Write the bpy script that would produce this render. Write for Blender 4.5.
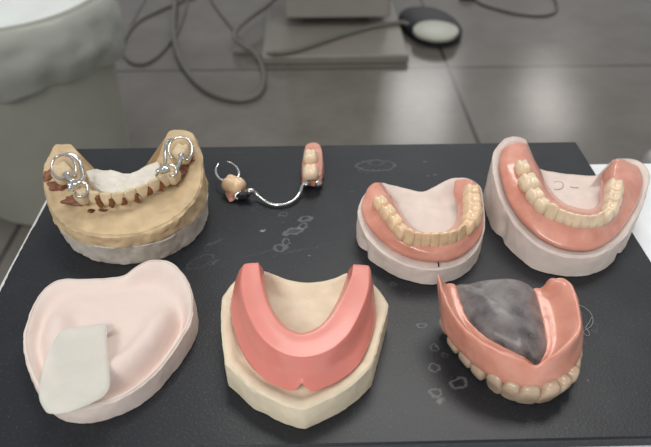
import bpy, bmesh, math, random
from mathutils import Vector, Matrix, noise
random.seed(4)
for o in list(bpy.data.objects): bpy.data.objects.remove(o)
SC = bpy.context.scene; COL = SC.collection
S = 0.001                                   # every length below is in millimetres

# ------------------------------------------------------------------ camera
F = 600.0; CX, CY = 325.5, 223.5; H = 202.0
PITCH = math.atan(510.0/F); YAW = math.atan(19.5*math.cos(PITCH)/F)
ct, st, cy_, sy_ = math.cos(PITCH), math.sin(PITCH), math.cos(YAW), math.sin(YAW)
FWD = Vector((sy_*ct, cy_*ct, -st)); RGT = Vector((cy_, -sy_, 0)); UP = RGT.cross(FWD)
EYE = Vector((0, 0, H))
cam_d = bpy.data.cameras.new('camera'); cam = bpy.data.objects.new('camera', cam_d); COL.objects.link(cam)
cam_d.sensor_width = 36; cam_d.sensor_fit = 'HORIZONTAL'; cam_d.lens = F/651*36
cam_d.clip_start = 0.01; cam_d.clip_end = 50
R3 = Matrix((RGT, UP, -FWD)).transposed()
cam.matrix_world = Matrix.Translation(EYE*S) @ R3.to_4x4()
cam_d.dof.use_dof = True; cam_d.dof.focus_distance = 0.265; cam_d.dof.aperture_fstop = 15
SC.camera = cam

# ------------------------------------------------------------------ world, lights, exposure
w = bpy.data.worlds.new('world'); SC.world = w; w.use_nodes = True
nt = w.node_tree; bg = nt.nodes['Background']
bg.inputs[0].default_value = (0.97, 0.985, 1.0, 1); bg.inputs[1].default_value = 0.42
SC.view_settings.view_transform = 'Standard'; SC.view_settings.look = 'None'
SC.view_settings.exposure = 0.07; SC.view_settings.gamma = 1; SC.view_settings.use_curve_mapping = False
def area(name, loc, target, sx, sy, power, col=(1, 1, 1)):
    d = bpy.data.lights.new(name, 'AREA'); d.shape = 'RECTANGLE'; d.size = sx; d.size_y = sy
    d.energy = power; d.color = col
    o = bpy.data.objects.new(name, d); COL.objects.link(o); o.location = loc
    o.rotation_euler = (Vector(target)-Vector(loc)).to_track_quat('-Z', 'Y').to_euler()
    return o
area('ceiling_light', (0.35, 1.3, 1.9), (0, 0.15, 0), 1.2, 0.5, 19, (1, 0.97, 0.92))
area('ceiling_light', (-0.75, -1.15, 1.55), (0, 0.15, 0), 1.2, 0.6, 24, (1, 0.97, 0.93))
# ------------------------------------------------------------------ helpers: points
def P(px, py, z=0.0):
    a = (px-CX)/F; b = -(py-CY)/F
    d = FWD + RGT*a + UP*b
    return EYE + d*((z-H)/d.z)
def lamp_over(px, py, hgt):                  # the ceiling or wall place whose reflection the floor shows at a given spot
    g = P(px, py, -750.0); d = (g-EYE).normalized(); d.z = -d.z
    return (g+d*((hgt-(-750.0))/d.z))*S
g = lamp_over(546, 106, 1950)
area('ceiling_light', g, g-Vector((0, 0, 1)), 0.45, 1.3, 17, (1, 0.93, 0.88))
g = lamp_over(420, 112, 1500)
area('window_light', g, (0.3, 1.5, -0.7), 0.6, 0.9, 10, (1, 0.98, 0.94))
def ZP(ox, oy, s, pts, z=None, dz=0):        # points read in a magnified view of the picture
    return [P(ox+p[0]/s, oy+p[1]/s, (p[2] if len(p) > 2 else z)+dz) for p in pts]
def cr(p0, p1, p2, p3, t):
    return 0.5*((2*p1)+(p2-p0)*t+(2*p0-5*p1+4*p2-p3)*t*t+(3*p1-p0-3*p2+p3)*t*t*t)
def spline(pts, n, closed=False):
    m = len(pts); dense = []; segs = m if closed else m-1
    for i in range(segs):
        if closed: q = [pts[(i+k-1) % m] for k in range(4)]
        else: q = [pts[max(0, min(m-1, i+k-1))] for k in range(4)]
        for k in range(12): dense.append(cr(*q, k/12))
    dense.append(pts[0].copy() if closed else pts[-1].copy())
    L = [0]
    for a, b in zip(dense, dense[1:]): L.append(L[-1]+(b-a).length)
    out = []; j = 0; cnt = n if closed else n-1
    for i in range(n):
        s = L[-1]*i/cnt
        while j < len(L)-2 and L[j+1] < s: j += 1
        d = L[j+1]-L[j]; out.append(dense[j].lerp(dense[j+1], (s-L[j])/d if d > 1e-9 else 0))
    return out
def sstep(a, b, x):
    t = max(0, min(1, (x-a)/(b-a))); return t*t*(3-2*t)
def nz(p, f, seed=0): return noise.noise(Vector((p[0]*f+seed, p[1]*f-seed, p[2]*f+seed*.7)))

# ------------------------------------------------------------------ helpers: objects
def tag(o, label=None, cat=None, group=None, kind=None):
    if label: o['label'] = label
    if cat: o['category'] = cat
    if group: o['group'] = group
    if kind: o['kind'] = kind
    return o
def thing(name, loc, label, cat, group=None):
    o = bpy.data.objects.new(name, None); COL.objects.link(o); o.empty_display_size = 0.01
    o.location = Vector(loc)*S; return tag(o, label, cat, group)
def base_of(o):
    v = Vector((0, 0, 0))
    while o is not None: v += o.location; o = o.parent
    return v/S
def mesh(name, V, Fc, mat, parent=None, sharp=40, origin=None, sub=0, solid=0, bevel=0):
    base = base_of(parent) if parent else None
    if origin is None:
        if parent: org = base
        else:
            org = sum((Vector(v) for v in V), Vector())/len(V); org.z = min(v[2] for v in V)
    else: org = Vector(origin)
    me = bpy.data.meshes.new(name)
    me.from_pydata([tuple((Vector(v)-org)*S) for v in V], [], Fc)
    bm = bmesh.new(); bm.from_mesh(me); bmesh.ops.remove_doubles(bm, verts=bm.verts, dist=1e-6)
    bmesh.ops.recalc_face_normals(bm, faces=bm.faces)
    for f in bm.faces: f.smooth = True
    for e in bm.edges:
        if len(e.link_faces) == 2 and e.calc_face_angle(0) > math.radians(sharp): e.smooth = False
    bm.to_mesh(me); bm.free()
    me.materials.append(mat)
    o = bpy.data.objects.new(name, me); COL.objects.link(o)
    if parent: o.parent = parent; o.location = (org-base)*S
    else: o.location = org*S
    if bevel:
        m = o.modifiers.new('bevel', 'BEVEL'); m.width = bevel*S; m.segments = 3; m.limit_method = 'ANGLE'
    if solid:
        m = o.modifiers.new('solid', 'SOLIDIFY'); m.thickness = solid*S; m.offset = -1
    if sub:
        m = o.modifiers.new('sub', 'SUBSURF'); m.levels = sub; m.render_levels = sub
    return o
def loft_data(rows, closed_row=True, cap0=False, cap1=False, closed_col=False):
    n = len(rows[0]); V = [p for r in rows for p in r]; Fc = []
    R = len(rows)
    for i in range(R if closed_col else R-1):
        i2 = (i+1) % R
        for j in range(n if closed_row else n-1):
            j2 = (j+1) % n
            Fc.append((i*n+j, i*n+j2, i2*n+j2, i2*n+j))
    for c, idx in ((cap0, 0), (cap1, R-1)):
        if c:
            cen = sum(rows[idx], Vector())/n; V.append(cen); k = len(V)-1
            for j in range(n if closed_row else n-1): Fc.append((k, idx*n+j, idx*n+(j+1) % n))
    return V, Fc
def rails(rls, n, per=4, closed=True):
    """rails run along the piece; sections across are splined; result rows = sections"""
    rs = [spline(r, n) for r in rls]; rows = []
    m = len(rs)
    for i in range(n):
        sec = [r[i] for r in rs]; out = []
        segs = m if closed else m-1
        for k in range(segs):
            q = [sec[(k+a-1) % m] if closed else sec[max(0, min(m-1, k+a-1))] for a in range(4)]
            for t in range(per): out.append(cr(*q, t/per))
        if not closed: out.append(sec[-1].copy())
        rows.append(out)
    return rows
def tube_data(pts, r, n=60, sides=12, flat=1.0, closed=False):
    c = spline(pts, n, closed); rows = []
    for i, p in enumerate(c):
        a = c[i-1] if (i or closed) else p; b = c[(i+1) % n] if (i < n-1 or closed) else p
        t = (b-a).normalized(); s = t.cross(Vector((0, 0, 1)))
        if s.length < 1e-3: s = Vector((1, 0, 0))
        s.normalize(); u = s.cross(t).normalized()
        rr = r(i/(n-1)) if callable(r) else r
        rows.append([p+s*math.cos(2*math.pi*k/sides)*rr+u*math.sin(2*math.pi*k/sides)*rr*flat for k in range(sides)])
    return loft_data(rows, True, not closed, not closed, closed)
def join(*ds):
    V, Fc = [], []
    for v, f in ds:
        k = len(V); V += list(v); Fc += [tuple(i+k for i in t) for t in f]
    return V, Fc
def star(loop, C, n):
    """radius of a closed loop seen from C, at n equal angles; returns points"""
    d = spline(loop, 600, True); res = []
    A = [(math.atan2(p.y-C.y, p.x-C.x), p) for p in d]
    for i in range(n):
        a = -math.pi+2*math.pi*(i+.5)/n; best = None
        for (a0, p0), (a1, p1) in zip(A, A[1:]+A[:1]):
            da = (a1-a0+math.pi) % (2*math.pi)-math.pi; db = (a-a0+math.pi) % (2*math.pi)-math.pi
            if abs(da) < 1e-9 or abs(da) > 1: continue
            t = db/da
            if -1e-6 <= t <= 1+1e-6:
                q = p0.lerp(p1, t); r = (q.xy-C.xy).length
                if best is None or r > best[0]: best = (r, q)
        res.append(best[1].copy() if best else min(A, key=lambda k: abs((k[0]-a+math.pi) % (2*math.pi)-math.pi))[1].copy())
    return res
def cast_data(loop, C, zbot=0.0, flare=1.5, hf=None, ease=(0.5, 1.0), n=220, rings=34, rough=0.25, seed=1, edge=0.7, notch=()):
    T = star(loop, C, n); rows = []
    NA = [(math.atan2(q.y-C.y, q.x-C.x), wd, dp) for q, wd, dp in notch]
    def nt_(p, z):
        a = math.atan2(p.y-C.y, p.x-C.x); v = 0
        for b, wd, dp in NA:
            d = (a-b+math.pi) % (2*math.pi)-math.pi; v -= dp*math.exp(-(d/wd)**2)
        return v*(1-sstep(.45, .85, (z-zbot)/max(1, p.z-zbot)))
    def out(p, d):
        v = Vector((p.x-C.x, p.y-C.y, 0)); l = v.length; return v/l*d if l else v
    cb = Vector((C.x, C.y, zbot)); rows.append([cb.lerp(Vector((p.x, p.y, zbot)), .02) for p in T])
    rows.append([Vector((p.x, p.y, zbot))+out(p, flare-.5+nt_(p, zbot)) for p in T])
    K = 8
    for k in range(K):
        f = k/(K-1)
        r = []
        for p in T:
            zz = zbot+.4+(p.z-edge-zbot-.4)*f
            q = Vector((p.x, p.y, zz))+out(p, flare*(1-f)+.25*edge+nt_(p, zz))
            q += out(p, rough*(nz(q, .12, seed)+.6*nz(q, .4, seed))); r.append(q)
        rows.append(r)
    for k in range(rings):
        s = 1-(k/rings)**1.15
        if k == rings-1: s = .012
        r = []
        for i, p in enumerate(T):
            q = Vector((C.x+(p.x-C.x)*s, C.y+(p.y-C.y)*s, 0))
            if k == 0: q -= out(p, edge)
            q.z = C.z+(p.z-C.z)*sstep(ease[0], ease[1], s)
            if hf: q.z += hf(q, s, i)
            q.z += rough*.5*nz(q, .25, seed+3)
            r.append(q)
        rows.append(r)
    return loft_data(rows, True, True, True)
def lens_data(loop, C, zf, thick, n=120, rings=16):
    """thin sheet following zf(s,p)"""
    T = star(loop, C, n); top, bot = [], []
    for k in range(rings+1):
        s = 1-k/rings if k < rings else .01
        e = thick*.5*math.sqrt(max(0, 1-max(0, (s-.93)/.07)**2))
        rt, rb = [], []
        for p in T:
            q = Vector((C.x+(p.x-C.x)*s, C.y+(p.y-C.y)*s, 0)); z = zf(s, p, q)
            rt.append(Vector((q.x, q.y, z+e))); rb.append(Vector((q.x, q.y, z-e)))
        top.append(rt); bot.append(rb)
    return loft_data(bot[::-1]+top[1:] if False else bot[::-1]+top, True, True, True)

# ------------------------------------------------------------------ helpers: teeth
def tooth_data(wd, dp, ht, kind, seed=0):
    nu, nv = 22, 14; rows = []
    for j in range(nv+1):
        ph = -math.pi/2+math.pi*j/nv; r = []
        for i in range(nu):
            th = 2*math.pi*i/nu
            c, s_, cp, sp = math.cos(th), math.sin(th), math.cos(ph), math.sin(ph)
            e = .55; sg = lambda v, k: math.copysign(abs(v)**k, v)
            x = sg(c, e)*sg(cp, .42)*wd*(.55 if kind in ('molar', 'premolar', 'stone') else .505); y = sg(s_, e)*sg(cp, .42)*dp*.54; z = sg(sp, .7)
            f = (z+1)/2
            if kind in ('molar', 'premolar'):
                k = .84+.16*math.sin(min(1, f*1.25)*math.pi*.8); x *= k; y *= k
                zz = f*ht
                if f > .55:
                    u, v = x/(wd/2), y/(dp/2)
                    cusp = (.5-.5*math.cos(min(1, abs(v)*1.6)*math.pi))*.13
                    if kind == 'molar': cusp += (.5-.5*math.cos(min(1, abs(u)*1.7)*math.pi))*.07
                    zz += ht*(cusp-.16)*sstep(.55, .95, f)
                y *= 1-.22*sstep(.5, 1, f)
            elif kind == 'stone':
                x *= .60+.42*sstep(.2, .85, f); y *= 1.1-.55*sstep(.3, 1, f); zz = f*ht
            else:
                x *= .84+.16*sstep(0, .7, f)
                y *= 1.05-.72*sstep(.1, 1, f)
                y -= dp*.10*sstep(.3, 1, f)
                zz = f*ht
                if kind == 'canine' and f > .6: zz += ht*.12*(1-abs(x)/(wd/2))*sstep(.6, 1, f)
                x *= 1-.06*sstep(.85, 1, f)
            q = Vector((x, y, zz)); q += q*.0+Vector((1, 1, .6))*.10*nz(q, .5, seed*3.7)
            r.append(q)
        rows.append(r)
    return loft_data(rows[1:-1], True, True, True)
def place_teeth(specs, parent, mat, mats=None, name='tooth', flip=False, lean=0.0, outward=1, inset=0):
    """specs: (point of the biting end, width, depth, height, kind)"""
    pts = [s[0] for s in specs]
    for i, (p, wd, dp, ht, kind) in enumerate(specs):
        a = pts[max(0, i-1)]; b = pts[min(len(pts)-1, i+1)]
        t = Vector((b.x-a.x, b.y-a.y, 0)).normalized()
        if inset: p = p-Vector((t.y, -t.x, 0))*outward*inset
        yv = Vector((t.y, -t.x, 0))*outward
        zv = Vector((0, 0, -1)) if flip else Vector((0, 0, 1))
        zv = (zv+yv*(lean if kind not in ('molar', 'premolar') else lean*.35)).normalized()
        xv = yv.cross(zv).normalized(); yv2 = zv.cross(xv).normalized()
        M = Matrix((xv, yv2, zv)).transposed()
        V, Fc = tooth_data(wd, dp, ht, kind, i)
        V = [p+M@(v-Vector((0, 0, ht))) for v in V]
        mesh(name, V, Fc, mat, parent, sharp=60)

# ------------------------------------------------------------------ materials
def mat(name, col, rough=.5, metal=0, var=.06, vscale=.15, bump=.0, bscale=1.0, sss=0, sssr=(1, .4, .25), sssd=2.0, coat=0,
        trans=0, ior=1.5, alpha=1, col2=None, spec=.5, pores=0, pcol=None):
    m = bpy.data.materials.new(name); m.use_nodes = True; t = m.node_tree; N = t.nodes; L = t.links
    b = N['Principled BSDF']; b.inputs['Roughness'].default_value = rough; b.inputs['Metallic'].default_value = metal
    b.inputs['IOR'].default_value = ior; b.inputs['Alpha'].default_value = alpha
    b.inputs['Specular IOR Level'].default_value = spec
    b.inputs['Coat Weight'].default_value = coat; b.inputs['Coat Roughness'].default_value = .12
    b.inputs['Transmission Weight'].default_value = trans
    if sss:
        b.inputs['Subsurface Weight'].default_value = sss; b.inputs['Subsurface Radius'].default_value = sssr
        b.inputs['Subsurface Scale'].default_value = sssd*S
    tc = N.new('ShaderNodeTexCoord')
    n1 = N.new('ShaderNodeTexNoise'); n1.inputs['Scale'].default_value = vscale*1000; n1.inputs['Detail'].default_value = 4
    L.new(tc.outputs['Object'], n1.inputs['Vector'])
    rp = N.new('ShaderNodeValToRGB'); rp.color_ramp.elements[0].position = .35; rp.color_ramp.elements[1].position = .68
    c2 = col2 or tuple(c*(1-2*var) for c in col)
    rp.color_ramp.elements[0].color = (*c2, 1); rp.color_ramp.elements[1].color = (*[min(1, c*(1+var*.5)) for c in col], 1)
    L.new(n1.outputs['Fac'], rp.inputs['Fac']); src = rp.outputs['Color']
    if pores:
        v = N.new('ShaderNodeTexVoronoi'); v.inputs['Scale'].default_value = 260; L.new(tc.outputs['Object'], v.inputs['Vector'])
        lt = N.new('ShaderNodeMath'); lt.operation = 'LESS_THAN'; lt.inputs[1].default_value = pores
        L.new(v.outputs['Distance'], lt.inputs[0])
        mx = N.new('ShaderNodeMix'); mx.data_type = 'RGBA'; L.new(lt.outputs[0], mx.inputs['Factor'])
        L.new(src, mx.inputs['A']); mx.inputs['B'].default_value = (*(pcol or tuple(c*.45 for c in col)), 1); src = mx.outputs['Result']
    L.new(src, b.inputs['Base Color'])
    if bump:
        n2 = N.new('ShaderNodeTexNoise'); n2.inputs['Scale'].default_value = bscale*1000; n2.inputs['Detail'].default_value = 5
        L.new(tc.outputs['Object'], n2.inputs['Vector'])
        bp = N.new('ShaderNodeBump'); bp.inputs['Strength'].default_value = bump; bp.inputs['Distance'].default_value = .0004
        L.new(n2.outputs['Fac'], bp.inputs['Height']); L.new(bp.outputs['Normal'], b.inputs['Normal'])
    return m
M = {}
M['white_stone'] = mat('white dental stone', (.74, .66, .61), .75, bump=.35, bscale=.5, var=.04)
M['pink_stone'] = mat('pinkish dental stone', (.77, .665, .605), .72, bump=.3, bscale=.4, var=.04, sss=.1)
m = M['pink_stone'].copy(); m.name = 'stone with pink film'; M['film_stone'] = m
t = m.node_tree; at_ = t.nodes.new('ShaderNodeAttribute'); at_.attribute_name = 'film'
mx = t.nodes.new('ShaderNodeMix'); mx.data_type = 'RGBA'; bs = t.nodes['Principled BSDF']; src = bs.inputs['Base Color'].links[0].from_socket
t.links.new(at_.outputs['Fac'], mx.inputs['Factor']); t.links.new(src, mx.inputs['A']); mx.inputs['B'].default_value = (.76, .63, .575, 1)
t.links.new(mx.outputs['Result'], bs.inputs['Base Color'])
M['cream_stone'] = mat('cream dental stone', (.76, .665, .50), .7, bump=.35, bscale=.5, var=.05, pores=.045)
M['tan_stone'] = mat('tan dental stone', (.62, .465, .275), .6, bump=.4, bscale=.5, var=.10, vscale=.12, pores=.04)
M['tan_tooth'] = mat('tan stone tooth', (.66, .52, .33), .5, bump=.25, bscale=.5, var=.08)
M['pale_base'] = mat('pale grey stone base', (.60, .55, .48), .75, bump=.4, bscale=.5, var=.06, pores=.04)
M['paste'] = mat('white blockout plaster', (.74, .70, .62), .8, bump=.8, bscale=.35, var=.05)
M['brown_wax'] = mat('brown wax', (.17, .055, .02), .3, var=.25, vscale=.3, sss=.2)
M['amber_wax'] = mat('amber wax', (.24, .085, .025), .35, var=.2, vscale=.3, sss=.2)
M['red_wax'] = mat('red brown wax', (.26, .10, .055), .5, var=.2, vscale=.3)
M['gum'] = mat('pink denture acrylic', (.70, .335, .255), .3, var=.10, vscale=.12, bump=.3, bscale=.3, sss=.3, coat=.5, col2=(.63, .26, .185))
M['gum_light'] = mat('pale pink denture acrylic', (.72, .35, .265), .32, var=.10, vscale=.1, bump=.2, bscale=.3, sss=.3, coat=.3, col2=(.65, .275, .195))
M['rim_wax'] = mat('pink modelling wax', (.76, .25, .205), .36, var=.04, vscale=.06, bump=.12, bscale=.15, sss=.35, coat=.25)
M['ivory'] = mat('ivory acrylic tooth', (.83, .60, .38), .3, var=.07, vscale=.25, sss=.3, sssr=(1, .7, .4), coat=.3)
M['ivory_pale'] = mat('pale ivory acrylic tooth', (.83, .66, .47), .3, var=.06, vscale=.25, sss=.3, sssr=(1, .7, .4), coat=.3)
M['ivory_grey'] = mat('greyish ivory acrylic tooth', (.56, .42, .30), .3, var=.06, vscale=.25, sss=.2, sssr=(1, .7, .4), coat=.3)
M['chrome'] = mat('polished cobalt chrome', (.66, .66, .65), .2, metal=1, var=.03)
M['gap_shade_line'] = mat('dark gap shade and line', (.03, .03, .03), .4, metal=.3)  # near-black for painted gap shade and the dark line
M['clear'] = mat('clear cloudy acrylic', (.47, .42, .415), .33, var=.34, vscale=.14, trans=.5, ior=1.4, alpha=.5, coat=.2, bump=.3, bscale=.25)
M['plate'] = mat('milky translucent wax sheet', (.82, .81, .75), .42, var=.02, trans=.2, ior=1.3, sss=.3, alpha=.72)
M['table'] = mat('white laminate', (.83, .86, .88), .4, var=.01)
M['bin'] = mat('grey bin plastic', (.34, .34, .29), .5, var=.03, vscale=.01)
M['machine'] = mat('warm grey painted metal', (.25, .235, .205), .4, var=.03, vscale=.01)
M['column'] = mat('light warm grey painted metal', (.34, .32, .285), .4, var=.03, vscale=.01)
M['cable'] = mat('grey rubber cable', (.17, .16, .14), .5, var=.05, vscale=.02)
M['dark_cable'] = mat('dark cable', (.09, .088, .08), .5)
M['pedal'] = mat('dark navy plastic', (.010, .012, .018), .55, var=.1, vscale=.02)
M['pedal_top'] = mat('pale foot pad', (.52, .53, .45), .4, var=.03, vscale=.02)
M['caster'] = mat('light grey plastic', (.36, .36, .35), .4, var=.02, vscale=.02)
M['lint'] = mat('pale fibre', (.35, .37, .37), .5)
M['pencil'] = mat('pencil line', (.42, .35, .33), .6)
M['liner_edge'] = mat('white board core', (.62, .62, .60), .8, bump=.5, bscale=.3)

M['liner_lit'] = mat('white liner film painted lit', (.86, .90, .88), .45, var=.02, vscale=.01, bump=.3, bscale=.02)  # liner's inside painted whiter than its outside, so it reads as lit
# thin white bin liner
m = bpy.data.materials.new('white bin liner'); m.use_nodes = True; t = m.node_tree; N = t.nodes; L = t.links
for n in list(N): N.remove(n)
out = N.new('ShaderNodeOutputMaterial'); dif = N.new('ShaderNodeBsdfPrincipled'); tr = N.new('ShaderNodeBsdfTransparent')
tl = N.new('ShaderNodeBsdfTranslucent'); mix1 = N.new('ShaderNodeMixShader'); mix2 = N.new('ShaderNodeMixShader')
dif.inputs['Base Color'].default_value = (.60, .62, .57, 1); dif.inputs['Roughness'].default_value = .35
tl.inputs['Color'].default_value = (.58, .62, .57, 1)
tc = N.new('ShaderNodeTexCoord'); nn = N.new('ShaderNodeTexNoise'); nn.inputs['Scale'].default_value = 14
L.new(tc.outputs['Object'], nn.inputs['Vector']); bp = N.new('ShaderNodeBump'); bp.inputs['Distance'].default_value = .01
bp.inputs['Strength'].default_value = .6; L.new(nn.outputs['Fac'], bp.inputs['Height']); L.new(bp.outputs['Normal'], dif.inputs['Normal'])
mix1.inputs[0].default_value = .3; mix2.inputs[0].default_value = .86
L.new(dif.outputs[0], mix1.inputs[1]); L.new(tl.outputs[0], mix1.inputs[2])
L.new(tr.outputs[0], mix2.inputs[1]); L.new(mix1.outputs[0], mix2.inputs[2]); L.new(mix2.outputs[0], out.inputs[0])
M['liner'] = m

# floor: large tiles with thin dark joints
JX, JY = P(461.0, 100, -750).x, P(450, 67.5, -750).y
m = bpy.data.materials.new('grey floor tile'); m.use_nodes = True; t = m.node_tree; N = t.nodes; L = t.links
b = N['Principled BSDF']; b.inputs['Roughness'].default_value = .2; b.inputs['Specular IOR Level'].default_value = .4
tc = N.new('ShaderNodeTexCoord'); sp = N.new('ShaderNodeSeparateXYZ'); L.new(tc.outputs['Object'], sp.inputs[0])
def mth(op, a, bb=None, c=None):
    n = N.new('ShaderNodeMath'); n.operation = op
    for i, v in enumerate((a, bb, c)):
        if v is None: continue
        if isinstance(v, (int, float)): n.inputs[i].default_value = v
        else: L.new(v, n.inputs[i])
    return n.outputs[0]
def joint(src, off):
    a = mth('SUBTRACT', src, off*S); a = mth('DIVIDE', a, 1.2); a = mth('ADD', a, .5); a = mth('FLOORED_MODULO', a, 1.0)
    a = mth('SUBTRACT', a, .5); a = mth('ABSOLUTE', a); a = mth('MULTIPLY', a, 1.2); return mth('LESS_THAN', a, .0065)
j = mth('MAXIMUM', joint(sp.outputs['X'], JX), joint(sp.outputs['Y'], JY))
n1 = N.new('ShaderNodeTexNoise'); n1.inputs['Scale'].default_value = 5; n1.inputs['Detail'].default_value = 8; n1.inputs['Roughness'].default_value = .65; L.new(tc.outputs['Object'], n1.inputs['Vector'])
rp = N.new('ShaderNodeValToRGB'); rp.color_ramp.elements[0].position = .3; rp.color_ramp.elements[1].position = .7
rp.color_ramp.elements[0].color = (.135, .122, .107, 1); rp.color_ramp.elements[1].color = (.20, .186, .166, 1)
L.new(n1.outputs['Fac'], rp.inputs['Fac'])
mx = N.new('ShaderNodeMix'); mx.data_type = 'RGBA'; L.new(j, mx.inputs['Factor']); L.new(rp.outputs['Color'], mx.inputs['A'])
mx.inputs['B'].default_value = (.055, .05, .044, 1); L.new(mx.outputs['Result'], b.inputs['Base Color'])
M['floor'] = m

# black board: scuffed, with chalky rings and scratches that belong to it
m = bpy.data.materials.new('scuffed black board'); m.use_nodes = True; t = m.node_tree; N = t.nodes; L = t.links
b = N['Principled BSDF']; b.inputs['Roughness'].default_value = .38; b.inputs['Specular IOR Level'].default_value = .38
tc = N.new('ShaderNodeTexCoord'); sp = N.new('ShaderNodeSeparateXYZ')
nw = N.new('ShaderNodeTexNoise'); nw.inputs['Scale'].default_value = 300; L.new(tc.outputs['Object'], nw.inputs['Vector'])
va = N.new('ShaderNodeVectorMath'); va.operation = 'SUBTRACT'; L.new(nw.outputs['Color'], va.inputs[0]); va.inputs[1].default_value = (.5, .5, .5)
vs = N.new('ShaderNodeVectorMath'); vs.operation = 'SCALE'; L.new(va.outputs[0], vs.inputs[0]); vs.inputs['Scale'].default_value = .0042
vb = N.new('ShaderNodeVectorMath'); vb.operation = 'ADD'; L.new(tc.outputs['Object'], vb.inputs[0]); L.new(vs.outputs[0], vb.inputs[1])
L.new(vb.outputs[0], sp.inputs[0]); X, Y = sp.outputs['X'], sp.outputs['Y']
acc = None
BO = P(320, 300, 0); BO.z = 0      # board origin, set again below
def ring(px, py, rx, ry, wd, k, rot=0, fill=0):
    """soft chalky ring (or dot when fill) at a place on the board, radii in mm"""
    global acc
    rx *= .85; ry *= .85
    p = P(px, py, 0)-BO; dx = mth('SUBTRACT', X, p.x*S); dy = mth('SUBTRACT', Y, p.y*S)
    c, s = math.cos(rot), math.sin(rot)
    u = mth('ADD', mth('MULTIPLY', dx, c/(rx*S)), mth('MULTIPLY', dy, s/(rx*S)))
    v = mth('ADD', mth('MULTIPLY', dx, -s/(ry*S)), mth('MULTIPLY', dy, c/(ry*S)))
    r = mth('SQRT', mth('ADD', mth('MULTIPLY', u, u), mth('MULTIPLY', v, v)))
    if fill: a = mth('SUBTRACT', 1.0, r)
    else: a = mth('SUBTRACT', 1.0, mth('DIVIDE', mth('ABSOLUTE', mth('SUBTRACT', r, 1.0)), wd/min(rx, ry)))
    a = mth('MULTIPLY', mth('MINIMUM', mth('MAXIMUM', a, 0.0), .7), k*.55)
    acc = a if acc is None else mth('ADD', acc, a)
for a in [(376, 165.5, 13, 6.5, .7, .16), (376, 163, 5, 3, .6, .10), (366, 170, 5, 3, .5, .06),
          (283, 214, 2.2, 1.8, .6, .16), (282, 222, 1.2, 1, 0, .15, 0, 1), (293, 231.5, 5.2, 2.6, 1, .30, .3, 0), (293, 231.5, 4, 2, 1, .12, .3, 1),
          (303, 226, 2.6, 2.0, .7, .28, .5), (305, 218.5, 3.4, 2, .8, .3, .2, 0), (286.5, 242, 2.0, 2.3, .55, .3), (280, 248, 3.2, 2.6, 1, .25, .2, 0),
          (263, 231, 1.8, 1.2, 0, 1.0, .5, 1), (309, 256.5, 1.0, .7, 0, .9, 0, 1), (262, 253, 20, .35, 0, .10, .32, 1), (214, 243, 8, 1.2, 0, .10, .6, 1),
          (215, 262, 5, 1.0, 0, .12, .7, 1), (300, 250, 26, .3, 0, .12, .3, 1),
          (422, 325, 2.3, 1.8, .5, .25), (435.5, 348, 1.9, 1.6, .5, .22), (434.5, 368, 2.4, 2.2, .7, .25), (436, 392, 2.4, 2.2, .8, .25),
          (440, 401, 2.3, 2, 0, .35, 0, 1), (459, 383, 3.6, 2.6, .8, .26, .5), (445, 355, 1.2, 1, .4, .15), (409, 293, .8, .6, 0, .3, 0, 1),
          (392, 284, 1.8, 1.3, .5, .15), (425, 162, 1.6, 1.2, 0, .25, 0, 1), (428, 176, 1.4, 1.2, 0, .3, 0, 1), (435, 175, 1.4, .9, 0, .25, 0, 1),
          (352, 192, 3, .6, 0, .15, .1, 1), (587, 322, 3.5, 6, .4, .07, .4), (188, 375, 40, .3, 0, .04, .7, 1),
          (200, 262, 8, 4, .4, .08, .6), (588, 382, .9, .9, 0, .3, 0, 1), (495, 372, 7, .5, 0, .10, .8, 1), (235, 152, 12, .5, 0, .10, .05, 1)]: ring(*a)
n2 = N.new('ShaderNodeTexNoise'); n2.inputs['Scale'].default_value = 900; n2.inputs['Detail'].default_value = 3; L.new(tc.outputs['Object'], n2.inputs['Vector'])
n3 = N.new('ShaderNodeTexNoise'); n3.inputs['Scale'].default_value = 22; n3.inputs['Detail'].default_value = 5; L.new(tc.outputs['Object'], n3.inputs['Vector'])
speck = mth('MULTIPLY', mth('MAXIMUM', mth('SUBTRACT', n2.outputs['Fac'], .60), 0), .30)
smear = mth('MULTIPLY', mth('MAXIMUM', mth('SUBTRACT', n3.outputs['Fac'], .48), 0), .05)
tot = mth('ADD', mth('ADD', acc, speck), smear)
mx = N.new('ShaderNodeMix'); mx.data_type = 'RGBA'; L.new(tot, mx.inputs['Factor'])
mx.inputs['A'].default_value = (.0125, .0150, .0195, 1); mx.inputs['B'].default_value = (.75, .77, .78, 1); L.new(mx.outputs['Result'], b.inputs['Base Color'])
bp = N.new('ShaderNodeBump'); bp.inputs['Strength'].default_value = .25; bp.inputs['Distance'].default_value = .0003
L.new(n2.outputs['Fac'], bp.inputs['Height']); L.new(bp.outputs['Normal'], b.inputs['Normal'])
M['board'] = m

# ------------------------------------------------------------------ structure
def boxd(x0, x1, y0, y1, z0, z1):
    V = [Vector(v) for v in ((x0, y0, z0), (x1, y0, z0), (x1, y1, z0), (x0, y1, z0), (x0, y0, z1), (x1, y0, z1), (x1, y1, z1), (x0, y1, z1))]
    return V, [(0, 3, 2, 1), (4, 5, 6, 7), (0, 1, 5, 4), (1, 2, 6, 5), (2, 3, 7, 6), (3, 0, 4, 7)]
FZ = -750.0
o = mesh('floor', *boxd(-4000, 4500, -1500, 8500, FZ-40, FZ), M['floor'], origin=(0, 0, 0)); tag(o, 'grey stone-look tiled floor with thin dark joints', 'floor', kind='structure')

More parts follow.
